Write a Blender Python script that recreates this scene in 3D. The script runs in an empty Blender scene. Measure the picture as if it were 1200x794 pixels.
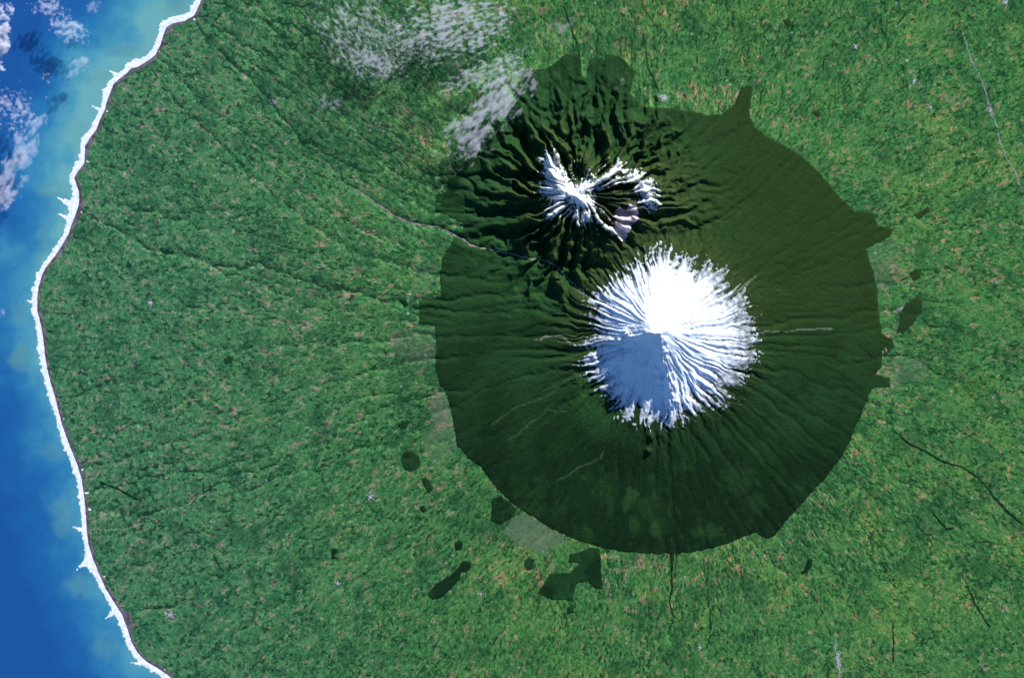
# Satellite view of a snow-capped volcano in a round forest park beside the sea.
# One unit = one metre.  P = 37 m is the ground size of one pixel of the 1200-wide photograph.
import bpy, math, random, time
import numpy as np
T0 = time.time()
P = 37.0
scene = bpy.context.scene

# ------------------------------------------------------------------ camera
CAM_H = 705000.0
cam = bpy.data.cameras.new('camera')
cam_ob = bpy.data.objects.new('camera', cam)
scene.collection.objects.link(cam_ob)
cam_ob.location = (0, 0, CAM_H)
cam_ob.rotation_euler = (0, 0, 0)
cam.sensor_width = 36.0
cam.lens = 36.0 * CAM_H / (1200 * P)
cam.clip_start = 1000.0
cam.clip_end = 3.0e6
scene.camera = cam_ob

# ------------------------------------------------------------------ sky, sun, exposure
SUN_EL, SUN_AZ = math.radians(24.0), math.radians(60.0)      # AZ measured from +X towards +Y
world = bpy.data.worlds.new('World')
scene.world = world
world.use_nodes = True
wn = world.node_tree
bg = wn.nodes['Background']
sky = wn.nodes.new('ShaderNodeTexSky')
sky.sky_type = 'NISHITA'
sky.sun_disc = False
sky.sun_elevation = SUN_EL
sky.sun_rotation = math.pi / 2 - SUN_AZ
sky.air_density = 1.0
sky.dust_density = 0.0
sky.ozone_density = 8.0
sky.altitude = 0
wn.links.new(sky.outputs['Color'], bg.inputs['Color'])
bg.inputs['Strength'].default_value = 0.085
sun = bpy.data.lights.new('sun', 'SUN')
sun.energy = 5.0
sun.angle = math.radians(0.5)
sun.color = (1.0, 0.97, 0.92)
sun_ob = bpy.data.objects.new('sun', sun)
scene.collection.objects.link(sun_ob)
sun_ob.rotation_euler = (0, math.pi / 2 - SUN_EL, SUN_AZ)
sun_ob.location = (0, 0, 20000)
scene.view_settings.view_transform = 'Standard'
scene.view_settings.look = 'None'
scene.view_settings.gamma = 1.0
scene.view_settings.exposure = 0.68
scene.view_settings.use_curve_mapping = False
scene.render.resolution_x, scene.render.resolution_y = 1024, 677
scene.cycles.volume_bounces = 3
scene.cycles.max_bounces = 6
# ------------------------------------------------------------------ noise tools
rng = np.random.RandomState(11)
_G = rng.rand(512, 512) * 2 * np.pi
_GX, _GY = np.cos(_G), np.sin(_G)
def perlin(x, y, seed=0):
    x = x + seed * 37.17; y = y + seed * 91.73
    xi = np.floor(x).astype(np.int64); yi = np.floor(y).astype(np.int64)
    fx = x - xi; fy = y - yi
    u = fx * fx * fx * (fx * (fx * 6 - 15) + 10); v = fy * fy * fy * (fy * (fy * 6 - 15) + 10)
    def g(ix, iy, dx, dy):
        a = ix & 511; b = iy & 511
        return _GX[a, b] * dx + _GY[a, b] * dy
    n00 = g(xi, yi, fx, fy); n10 = g(xi + 1, yi, fx - 1, fy)
    n01 = g(xi, yi + 1, fx, fy - 1); n11 = g(xi + 1, yi + 1, fx - 1, fy - 1)
    return ((n00 * (1 - u) + n10 * u) * (1 - v) + (n01 * (1 - u) + n11 * u) * v) * 1.5
def fbm(x, y, oct=4, seed=0, gain=0.5):
    s = 0; a = 1; n = 0
    for k in range(oct):
        s = s + a * perlin(x * 2 ** k, y * 2 ** k, seed + k * 3); n += a; a *= gain
    return s / n
def sstep(a, b, x):
    t = np.clip((x - a) / (b - a), 0, 1)
    return t * t * (3 - 2 * t)
def dist_line(px, py, pts, signed=False):
    """distance in pixels to an open polyline; signed: positive right of the travel direction (image y down)"""
    best = np.full(px.shape, 1e9); sg = np.ones(px.shape); par = np.zeros(px.shape); L = 0.0
    for (ax, ay), (bx, by) in zip(pts[:-1], pts[1:]):
        dx, dy = bx - ax, by - ay; ln = math.hypot(dx, dy)
        t = np.clip(((px - ax) * dx + (py - ay) * dy) / (ln * ln), 0, 1)
        d = np.hypot(px - ax - t * dx, py - ay - t * dy)
        m = d < best
        best[m] = d[m]; par[m] = (L + t * ln)[m]
        if signed:
            c = dx * (py - ay) - dy * (px - ax)
            sg[m] = np.sign(c)[m]
        L += ln
    return (best * sg, par) if signed else (best, par)
def poly_sdf(px, py, pts):
    """signed distance in pixels, positive inside"""
    q = list(pts) + [pts[0]]
    d, _ = dist_line(px, py, q)
    ins = np.zeros(px.shape, bool)
    for (ax, ay), (bx, by) in zip(q[:-1], q[1:]):
        if ay == by: continue
        c = ((ay > py) != (by > py)) & (px < (bx - ax) * (py - ay) / (by - ay) + ax)
        ins ^= c
    return np.where(ins, d, -d)

# ------------------------------------------------------------------ traced plan, in photograph pixels (y down)
COAST = [(-700, -1900), (60, -420), (200, -160), (236, -30), (231, 0), (224, 15), (215, 20), (201, 23), (191, 29), (187, 40), (184, 50), (178, 62), (168, 69), (160, 74), (151, 76),
         (146, 82), (138, 88), (129, 96), (126, 104), (122, 114), (118, 128), (113, 138), (109, 149), (101, 160), (95, 170), (95, 180),
         (94, 190), (86, 200), (82, 208), (85, 217), (88, 226), (88, 238), (84, 250), (80, 260), (76, 272), (68, 286), (60, 298), (51, 309),
         (45, 320), (41, 334), (39, 348), (39, 364), (43, 380), (46, 396), (48, 416), (51, 434), (55, 450), (60, 466), (64, 482),
         (68, 498), (73, 512), (79, 528), (86, 545), (91, 562), (94, 582), (96, 604), (97, 622), (99, 638), (104, 654), (111, 672), (120, 692),
         (130, 708), (139, 722), (145, 738), (150, 754), (158, 768), (170, 779), (182, 786), (195, 795), (225, 825), (300, 900), (700, 1700), (900, 2700)]
FOREST = [(531, 279), (529, 286), (518, 302), (516, 325), (517, 346), (491, 352), (491, 380), (510, 381), (511, 404), (511, 430), (514, 447),
          (523, 462), (528, 478), (532, 500), (536, 522), (549, 537), (562, 545), (574, 562), (589, 579), (604, 592), (622, 604), (643, 617),
          (667, 629), (686, 636), (704, 641), (722, 645), (745, 647), (765, 648), (785, 648), (786, 668), (789, 668), (790, 648), (806, 647),
          (826, 644), (847, 638), (866, 631), (885, 623), (899, 632), (910, 625), (920, 611), (934, 596), (947, 581), (967, 560), (987, 534),
          (996, 516), (1003, 499), (1013, 476), (1021, 457), (1023, 454), (1043, 453), (1042, 442), (1026, 439), (1032, 430), (1034, 410),
          (1046, 397), (1033, 391), (1030, 372), (1028, 344), (1023, 318), (1015, 291), (1043, 277), (1047, 268), (1029, 264), (1023, 249),
          (1002, 247), (991, 238), (980, 226), (970, 214), (960, 202), (949, 192), (937, 181), (920, 171), (900, 161), (884, 148), (878, 133),
          (882, 100), (869, 103), (860, 123), (846, 134), (828, 135), (813, 131), (795, 129), (780, 127), (753, 125), (738, 110), (744, 84),
          (727, 66), (710, 64), (705, 80), (700, 67), (690, 70), (687, 91), (682, 90), (680, 66), (663, 63), (643, 80), (617, 83),
          (607, 100), (601, 120), (589, 146), (568, 172), (545, 184), (533, 194), (522, 222), (506, 243), (526, 254), (545, 262), (541, 271)]
RIVER = [(300, 66), (318, 92), (345, 125), (352, 165), (384, 200), (416, 222), (432, 232), (441, 240), (452, 245), (462, 253), (480, 261), (500, 264),
         (513, 266), (524, 271), (541, 279), (551, 287), (562, 290), (592, 296), (622, 303), (642, 306), (655, 314), (666, 327), (674, 335), (684, 344), (697, 352)]
STREAMS = [[(577, 497), (593, 485), (603, 478), (622, 471), (640, 465), (657, 452), (668, 448)],
           [(596, 515), (608, 508), (622, 495), (632, 489), (640, 480), (655, 482), (671, 482)],
           [(655, 562), (667, 556), (676, 548), (690, 543), (704, 537), (708, 524)],
           [(627, 399), (642, 394), (657, 393), (666, 400), (678, 405)],
           [(853, 347), (862, 342), (869, 337), (877, 331), (886, 324)],
           [(884, 350), (886, 346), (894, 342), (920, 340)],
           [(889, 391), (900, 388), (918, 389), (940, 386), (975, 385)]]
SUMMIT = (771, 385)
RIDGES = [[(644, 188), (648, 204), (655, 222), (671, 226), (684, 238), (694, 252), (705, 264), (716, 268)],
          [(671, 226), (690, 217), (706, 211), (726, 200), (742, 206), (757, 220), (761, 236)],
          [(643, 222), (655, 222)], [(648, 244), (655, 234), (664, 226)], [(690, 217), (694, 200)],
          [(716, 270), (728, 258), (735, 242), (745, 246)]]

# ------------------------------------------------------------------ coarse relief shaped by running water
def base_height(px, py, D):
    r = np.hypot(px - SUMMIT[0], py - SUMMIT[1])
    f = np.clip(r - 250, 0, None)
    Dl = np.clip(D, 0, None)
    h = 12 + 388 * Dl / (Dl + f + 1)
    rk = r * P
    cone = 2120 * np.exp(-rk / 2500.0)
    cone = np.where(rk < 330, np.minimum(cone, 2120 * math.exp(-330 / 2500.0) + 40), cone)
    dr = np.full(px.shape, 1e9)
    for q, k in zip(RIDGES, (0, 0, 2, 2, 4, 1)):
        dr = np.minimum(dr, dist_line(px, py, q)[0] + k * 1.0)
    dr = dr + 9 * fbm(px / 28, py / 28, 3, 5)
    dr = np.clip(dr, 0, None)
    pk = 1080 * np.exp(-(dr * P / 2000.0) ** 1.0) * sstep(190, 60, dr)
    pk = pk * (1 + 0.16 * fbm(px / 14, py / 14, 3, 8))
    wx = px + 5 * fbm(px / 30, py / 30, 2, 31); wy = py + 5 * fbm(px / 30, py / 30, 2, 37)
    ga = np.arctan2(wy - SUMMIT[1], wx - SUMMIT[0]) / (2 * np.pi)
    gul = np.abs(perlin(np.cos(ga * 2 * np.pi) * 9 + 40, np.sin(ga * 2 * np.pi) * 9 + r / 90, 41)) - 0.25
    cone = cone + 75 * gul * sstep(12, 50, r) * sstep(180, 80, r)
    h = h + np.maximum(cone, pk) + 0.35 * np.minimum(cone, pk)
    dv, _ = dist_line(px, py, RIVER)
    h = h - 35 * np.exp(-(dv / 4.0) ** 2) * sstep(400, 450, px)
    return h
CS = 2.0
cx = np.arange(-60, 1262, CS); cy = np.arange(-60, 856, CS)
CX, CY = np.meshgrid(cx, cy)
CD, _ = dist_line(CX, CY, COAST, True)
CD = -CD                      # positive on land (east of the line)
H = base_height(CX, CY, CD)
H += 7 * fbm(CX / 40, CY / 40, 3, 21) * sstep(0, 60, CD) + 1.3 * rng.rand(*H.shape)
rr = np.hypot(CX - SUMMIT[0], CY - SUMMIT[1])
ny, nx = H.shape
idx = np.arange(ny * nx).reshape(ny, nx)
sea = CD < 2
H[sea] = 0
edge = np.zeros_like(sea); edge[0, :] = edge[-1, :] = edge[:, 0] = edge[:, -1] = True
fixed = (sea | edge).ravel()
NB = [(-1, -1), (-1, 0), (-1, 1), (0, -1), (0, 1), (1, -1), (1, 0), (1, 1)]
def receivers(H):
    best = np.zeros_like(H); rec = idx.copy(); dl = np.ones_like(H)
    Hp = np.pad(H, 1, constant_values=1e9); Ip = np.pad(idx, 1, mode='edge')
    for dy, dx in NB:
        d = math.hypot(dx, dy)
        hn = Hp[1 + dy:1 + dy + ny, 1 + dx:1 + dx + nx]
        s = (H - hn) / d * (0.9 + 0.2 * rng.rand(ny, nx))
        m = s > best
        best[m] = s[m]; rec[m] = Ip[1 + dy:1 + dy + ny, 1 + dx:1 + dx + nx][m]; dl[m] = d
    return rec.ravel(), dl.ravel()
dpk = np.hypot(CX - 685, CY - 222)
ER = np.where(rr < 400, 1.0, 0.55) * (1 - 0.75 * sstep(170, 90, rr)) * (1 - 0.3 * sstep(300, 240, rr) * sstep(150, 190, dpk)) + 1.1 * sstep(170, 60, dpk) * sstep(75, 120, rr)
for it in range(14):
    rec, dl = receivers(H)
    h = H.ravel()
    order = np.argsort(h, kind='stable')
    A = [1.0] * h.size
    rl = rec.tolist()
    for i in order[::-1].tolist():
        j = rl[i]
        if j != i: A[j] += A[i]
    A = np.array(A)
    F = (0.085 * ER.ravel() * A ** 0.5 / dl)
    F[fixed] = 0
    hl = h.tolist(); Fl = F.tolist()
    for i in order.tolist():
        j = rl[i]
        if j != i and hl[j] < hl[i]:
            f = Fl[i]; hl[i] = (hl[i] + f * hl[j]) / (1 + f)
    H = np.array(hl).reshape(ny, nx)
    # slope creep
    Hp = np.pad(H, 1, mode='edge')
    L = Hp[:-2, 1:-1] + Hp[2:, 1:-1] + Hp[1:-1, :-2] + Hp[1:-1, 2:] - 4 * H
    H = H + 0.03 * L * (~fixed.reshape(ny, nx))
FLOW = np.log10(A.reshape(ny, nx))
# ------------------------------------------------------------------ fine grid shared by every sheet
def axis(lo, hi, step, far):
    a = list(np.arange(lo, hi + 0.1, step)); s = step; l = [a[0]]; r = [a[-1]]
    while l[-1] > -far: s *= 1.07; l.append(l[-1] - s)
    s = step
    while r[-1] < hi + far: s *= 1.07; r.append(r[-1] + s)
    return np.array(l[:0:-1] + a + r[1:])
gx = axis(-16, 1216, 1.0, 1500); gy = axis(-16, 810, 1.0, 1500)
X, Y = np.meshgrid(gx, gy)
NY, NX = X.shape
def bspline(F, fx, fy):
    ix = np.floor(fx).astype(int); iy = np.floor(fy).astype(int); tx = fx - ix; ty = fy - iy
    def w(t): return [(1 - t) ** 3 / 6, (3 * t ** 3 - 6 * t * t + 4) / 6, (-3 * t ** 3 + 3 * t * t + 3 * t + 1) / 6, t ** 3 / 6]
    wx, wy = w(tx), w(ty); out = 0
    for a in range(4):
        yy = np.clip(iy + a - 1, 0, F.shape[0] - 1)
        for b in range(4):
            out = out + wy[a] * wx[b] * F[yy, np.clip(ix + b - 1, 0, F.shape[1] - 1)]
    return out
WX = 3.0 * fbm(X / 22, Y / 22, 3, 51); WY = 3.0 * fbm(X / 22, Y / 22, 3, 57)
FX = np.clip((X + WX - cx[0]) / CS, 1, nx - 2.001); FY = np.clip((Y + WY - cy[0]) / CS, 1, ny - 2.001)
D = np.full(X.shape, 500.0); PAR = np.zeros(X.shape)
m = (X < 520) | (Y > 780) | (Y < -16)
d_, p_ = dist_line(X[m], Y[m], COAST, True)
D[m] = -d_; PAR[m] = p_
R = np.hypot(X - SUMMIT[0], Y - SUMMIT[1])
Z = bspline(H, FX, FY)
# outside the eroded block the land runs on with the plain's own height
far = sstep(0, 30, np.maximum.reduce([-50 - X, X - 1250, -50 - Y, Y - 844]))
plain = 12 + 388 * np.clip(D, 0, None) / (np.clip(D, 0, None) + np.clip(R - 250, 0, None) + 1)
Z = Z * (1 - far) + plain * far
FL = bspline(FLOW, FX, FY) * (1 - far)
DRV, PRV = np.full(X.shape, 99.0), np.zeros(X.shape)
m = (X > 280) & (X < 720) & (Y > 50) & (Y < 380)
DRV[m], PRV[m] = dist_line(X[m], Y[m], RIVER)
Z -= 18 * np.exp(-(DRV / 2.2) ** 2) * sstep(400, 450, X)
# gullies running down the big cone
ang = np.arctan2(Y - SUMMIT[1], X - SUMMIT[0])
aw = ang + 0.10 * fbm(X / 35, Y / 35, 3, 61)
def spokes(n, rs, seed):
    return 1 - 2 * np.abs(perlin(np.cos(aw) * n + 60, np.sin(aw) * n + 60 + R / rs, seed))
SP = 0.6 * spokes(11, 45, 71) + 0.4 * spokes(26, 30, 75)
env = sstep(10, 40, R) * sstep(165, 72, R)
hs_full = np.full(X.shape, -99.0)
mm = (X > 660) & (X < 830) & (Y > 350) & (Y < 540)
hs_full[mm] = poly_sdf(X[mm], Y[mm], [(733, 395), (771, 394), (782, 440), (789, 466), (762, 474), (728, 444)])
Z += (SP - 0.5) * 112 * env * np.where(hs_full > 0, 0.55, np.where((X < 785) & (Y > 395), 1.35, 1.0)) * (0.95 + 0.9 * fbm(X / 26, Y / 26, 3, 64))
Z += 12 * fbm(X / 7, Y / 7, 3, 81) * sstep(230, 60, R)
# the broken south-west face: two sharp arms and the deep hollow between them
m = (X > 620) & (X < 860) & (Y > 340) & (Y < 575)
HOLLOW = [(733, 395), (752, 393), (771, 394), (775, 404), (774, 422), (782, 440), (789, 468), (780, 540), (680, 530), (676, 440), (700, 400)]
hs = poly_sdf(X[m] + 8 * fbm(X[m] / 12, Y[m] / 12, 4, 66, 0.65), Y[m] + 8 * fbm(X[m] / 12, Y[m] / 12, 4, 67, 0.65), HOLLOW)
arm = dist_line(X[m] + 6 * fbm(X[m] / 10, Y[m] / 10, 4, 66, 0.6), Y[m] + 6 * fbm(X[m] / 10, Y[m] / 10, 4, 67, 0.6), [(728, 393), (752, 391), (771, 391), (777, 404), (777, 422), (785, 440), (792, 470)])[0]
low = sstep(150, 92, R[m])
Z[m] += -200 * sstep(-1, 14, hs) * low + (95 + 90 * fbm(X[m] / 9, Y[m] / 9, 3, 69)) * np.exp(-(arm / 5.0) ** 2) * low
dpf = np.hypot(X - 685, Y - 222)
ang2 = np.arctan2(Y - 226, X - 680) + 0.16 * fbm(X / 30, Y / 30, 3, 68)
R2 = np.hypot(X - 680, Y - 226)
def spokes2(n, rs, seed):
    return 1 - 2 * np.abs(perlin(np.cos(ang2) * n + 90, np.sin(ang2) * n + 90 + R2 / rs, seed))
SP2 = 0.72 * spokes2(5.0, 55, 77) + 0.28 * spokes2(11, 40, 79)
Z += (SP2 - 0.5) * 590 * sstep(8, 34, R2) * sstep(170, 60, R2) * sstep(85, 135, R)
Z += 26 * fbm(X / 7, Y / 7, 3, 83) * sstep(150, 60, dpf)
Z += 4.0 * fbm(X / 4, Y / 4, 3, 85)
for bx_, by_, hh_, rr_ in [(762.5, 511, 150, 4.2), (759.5, 528, 140, 3.8)]:      # two small lava domes under the snow's south edge
    Z += hh_ * np.exp(-(np.hypot(X - bx_, Y - by_) / rr_) ** 3)
Z = np.where(D < 5, np.minimum(Z, 0), Z)
Z = Z * sstep(3.5, 7, D) - 20 * sstep(5, 2, D)
# field that says how deep each wood, snow or beach sheet stands over the ground
ED = 1.9 * fbm(X / 6, Y / 6, 3, 91)
def window(pts, pad=8):
    xs = [p[0] for p in pts]; ys = [p[1] for p in pts]
    return (X > min(xs) - pad) & (X < max(xs) + pad) & (Y > min(ys) - pad) & (Y < max(ys) + pad)
def poly_field(pts):
    S = np.full(X.shape, -99.0); m = window(pts); S[m] = poly_sdf(X[m], Y[m], pts); return S
SF = poly_field(FOREST)
TREE = 1180 + 160 * fbm(X / 12, Y / 12, 3, 95) + 60 * (SP - 0.5) * env
forest_f = np.minimum(SF + 1.1 * ED + 16 * fbm(X / 16, Y / 9, 4, 97, 0.6) * sstep(640, 580, X) * sstep(262, 235, Y), (TREE - Z) / 25)
CONE_SNOW = [(682, 352), (690, 344), (704, 334), (718, 322), (730, 310), (746, 300), (758, 291), (775, 288), (790, 292), (812, 300), (835, 304),
             (855, 315), (868, 330), (876, 350), (884, 372), (890, 395), (888, 418), (880, 440), (866, 458), (850, 478), (830, 487),
             (806, 494), (778, 500), (756, 494), (736, 488), (718, 474), (704, 456), (692, 440), (682, 426), (688, 412), (678, 400), (690, 390), (686, 372)]
SC = poly_field(CONE_SNOW)
snow_f = SC / 15.0 + (1.5 + 1.3 * fbm(X / 24, Y / 24, 2, 103)) * (SP - 0.62) * sstep(30, 75, R) + 1.7 * fbm(X / 5, Y / 5, 4, 101, 0.7) * sstep(20, 60, R) - 0.12 + 1.2 * sstep(-3, 4, hs_full) + 0.35 * sstep(800, 780, X) * sstep(395, 410, Y)
SRID = [(RIDGES[0][:5], 13), (RIDGES[0][4:], 6), (RIDGES[1], 9), (RIDGES[2], 10), (RIDGES[3], 12), ([(652, 205), (655, 240)], 15), ([(660, 240), (668, 250)], 10), ([(678, 243), (682, 254)], 9)]
m = (X > 610) & (X < 790) & (Y > 160) & (Y < 290)
rs_ = np.full(X.shape, -99.0); acc = np.full(m.sum(), -99.0)
for q, w in SRID: acc = np.maximum(acc, w - dist_line(X[m], Y[m], q)[0])
rs_[m] = acc
ridge_snow_f = rs_ / 8 + 3.1 * fbm(X / 4.5, Y / 4.5, 4, 111, 0.75) + 1.6 * (SP2 - 0.6) * sstep(8, 24, R2) + 0.05
BARE = [(711, 268), (722, 262), (720, 248), (726, 242), (733, 247), (738, 240), (747, 242), (748, 256), (742, 264), (736, 272), (733, 284), (726, 280), (722, 272)]
SB = poly_field(BARE)
bare_f = SB / 3 + 1.0 * fbm(X / 4, Y / 4, 3, 121)
forest_f = np.minimum(forest_f, np.minimum(np.minimum(-snow_f * 2 + 0.6, -ridge_snow_f * 2 + 0.6), -bare_f * 2 + 0.5))
# ------------------------------------------------------------------ node and mesh helpers
class NT:
    def __init__(s, name):
        s.mat = bpy.data.materials.new(name); s.mat.use_nodes = True
        s.t = s.mat.node_tree; s.b = s.t.nodes['Principled BSDF']; s.out = s.t.nodes['Material Output']
        s.pos = s.t.nodes.new('ShaderNodeNewGeometry').outputs['Position']
    def n(s, typ, **kw):
        nd = s.t.nodes.new(typ)
        for k, v in kw.items(): setattr(nd, k, v)
        return nd
    def put(s, sock, v):
        if hasattr(v, 'links') or isinstance(v, bpy.types.NodeSocket): s.t.links.new(v, sock)
        elif isinstance(v, tuple) and len(v) == 3 and sock.type == 'RGBA': sock.default_value = (*v, 1)
        else: sock.default_value = v
    def m(s, op, a, b=0.0, c=0.0, clamp=False):
        nd = s.n('ShaderNodeMath', operation=op, use_clamp=clamp)
        for i, v in enumerate((a, b, c)): s.put(nd.inputs[i], v)
        return nd.outputs[0]
    def vm(s, op, a, b):
        nd = s.n('ShaderNodeVectorMath', operation=op); s.put(nd.inputs[0], a)
        if op == 'SCALE': s.put(nd.inputs['Scale'], b)
        else: s.put(nd.inputs[1], b)
        return nd.outputs[0]
    def noise(s, vec, scale, detail=3.0, rough=0.5, dist=0.0):
        nd = s.n('ShaderNodeTexNoise'); s.put(nd.inputs['Vector'], vec)
        nd.inputs['Scale'].default_value = scale; nd.inputs['Detail'].default_value = detail
        nd.inputs['Roughness'].default_value = rough; nd.inputs['Distortion'].default_value = dist
        return nd.outputs[0]
    def cells(s, vec, scale, rnd=0.85, feature='F1', metric='CHEBYCHEV'):
        nd = s.n('ShaderNodeTexVoronoi', feature=feature, voronoi_dimensions='2D')
        if feature == 'F1': nd.distance = metric
        s.put(nd.inputs['Vector'], vec); nd.inputs['Scale'].default_value = scale; nd.inputs['Randomness'].default_value = rnd
        return nd
    def split(s, v):
        nd = s.n('ShaderNodeSeparateXYZ'); s.put(nd.inputs[0], v); return nd.outputs
    def comb(s, x, y, z=0.0):
        nd = s.n('ShaderNodeCombineXYZ')
        for i, v in enumerate((x, y, z)): s.put(nd.inputs[i], v)
        return nd.outputs[0]
    def rng(s, v, a, b, c=0.0, d=1.0, smooth=True):
        nd = s.n('ShaderNodeMapRange', interpolation_type='SMOOTHSTEP' if smooth else 'LINEAR'); s.put(nd.inputs[0], v)
        for i, q in enumerate((a, b, c, d)): s.put(nd.inputs[i + 1], q)
        return nd.outputs[0]
    def mix(s, f, a, b, blend='MIX'):
        nd = s.n('ShaderNodeMix', data_type='RGBA', blend_type=blend); s.put(nd.inputs[0], f)
        s.put(nd.inputs[6], a); s.put(nd.inputs[7], b); return nd.outputs[2]
    def ramp(s, f, stops, interp='CONSTANT'):
        nd = s.n('ShaderNodeValToRGB'); r = nd.color_ramp; r.interpolation = interp
        r.elements[0].position, r.elements[0].color = stops[0][0], (*stops[0][1], 1)
        r.elements[1].position, r.elements[1].color = stops[1][0], (*stops[1][1], 1)
        for p, c in stops[2:]:
            e = r.elements.new(p); e.color = (*c, 1)
        s.put(nd.inputs[0], f); return nd.outputs[0]
    def attr(s, name):
        return s.n('ShaderNodeAttribute', attribute_name=name).outputs['Fac']
    def done(s, col, rough=0.9, spec=0.1, bump=None, bd=1.0):
        s.put(s.b.inputs['Base Color'], col); s.put(s.b.inputs['Roughness'], rough)
        s.b.inputs['Specular IOR Level'].default_value = spec
        if bump is not None:
            nd = s.n('ShaderNodeBump'); s.put(nd.inputs['Height'], bump); nd.inputs['Distance'].default_value = bd
            s.t.links.new(nd.outputs[0], s.b.inputs['Normal'])
        return s.mat
def polar(s, R0=15000.0, warp=14.0):
    c = ((SUMMIT[0] - 600) * P, (397 - SUMMIT[1]) * P, 0.0)
    q = s.vm('SUBTRACT', s.pos, c)
    wv = s.n('ShaderNodeTexNoise'); s.put(wv.inputs['Vector'], s.pos); wv.inputs['Scale'].default_value = 1 / 1500; wv.inputs['Detail'].default_value = 2
    q = s.vm('ADD', q, s.vm('SCALE', s.vm('SUBTRACT', wv.outputs['Color'], (0.5, 0.5, 0.5)), warp * 12))
    x, y, _ = s.split(q)
    r = s.m('SQRT', s.m('ADD', s.m('MULTIPLY', x, x), s.m('MULTIPLY', y, y)))
    return s.comb(r, s.m('MULTIPLY', s.m('ARCTAN2', y, x), R0)), r

def W(px, py): return ((px - 600) * P, (397 - py) * P)
GXM, GYM = (X - 600) * P, (397 - Y) * P
def link(ob, kind=None, label=None, cat=None, group=None):
    if ob.name not in scene.collection.objects: scene.collection.objects.link(ob)
    if kind: ob['kind'] = kind
    if label: ob['label'] = label
    if cat: ob['category'] = cat
    if group: ob['group'] = group
    return ob
def raw_mesh(name, co, quads, mat, attrs=None, smooth=True):
    me = bpy.data.meshes.new(name)
    me.vertices.add(len(co)); me.vertices.foreach_set('co', np.ascontiguousarray(co, np.float32).ravel())
    k = quads.shape[1]
    me.loops.add(quads.size); me.loops.foreach_set('vertex_index', quads.astype(np.int32).ravel())
    me.polygons.add(len(quads)); me.polygons.foreach_set('loop_start', np.arange(0, quads.size, k, dtype=np.int32))
    try: me.polygons.foreach_set('loop_total', np.full(len(quads), k, np.int32))
    except Exception: pass
    me.polygons.foreach_set('use_smooth', np.full(len(quads), smooth, bool))
    for an, v in (attrs or {}).items():
        a = me.attributes.new(an, 'FLOAT', 'POINT'); a.data.foreach_set('value', np.ascontiguousarray(v, np.float32))
    me.update(calc_edges=True); me.materials.append(mat)
    return bpy.data.objects.new(name, me)
def sheet(name, z, cells, mat, attrs=None):
    """mesh made of the grid cells marked in `cells` (NY-1, NX-1)"""
    jj, ii = np.nonzero(cells)
    a = jj * NX + ii
    q = np.stack([a, a + NX, a + NX + 1, a + 1], 1)
    u, inv = np.unique(q, return_inverse=True)
    co = np.stack([GXM.ravel()[u], GYM.ravel()[u], z.ravel()[u]], 1)
    at = {k: v.ravel()[u] for k, v in (attrs or {}).items()}
    return raw_mesh(name, co, inv.reshape(q.shape), mat, at)
def anyc(m): return m[:-1, :-1] | m[1:, :-1] | m[:-1, 1:] | m[1:, 1:]
def overlay(name, field, thick, slope, mat, z=None, lumps=0, attrs=None):
    """a layer lying on the ground: stands `thick` metres proud where field > 0 and dives under the ground outside"""
    base = Z if z is None else z
    off = np.clip(field * slope, -0.5 * thick, thick)
    if np.ndim(lumps): off = off + lumps * (off > 0)
    return sheet(name, base + off, anyc(field > 0), mat, attrs)

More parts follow.
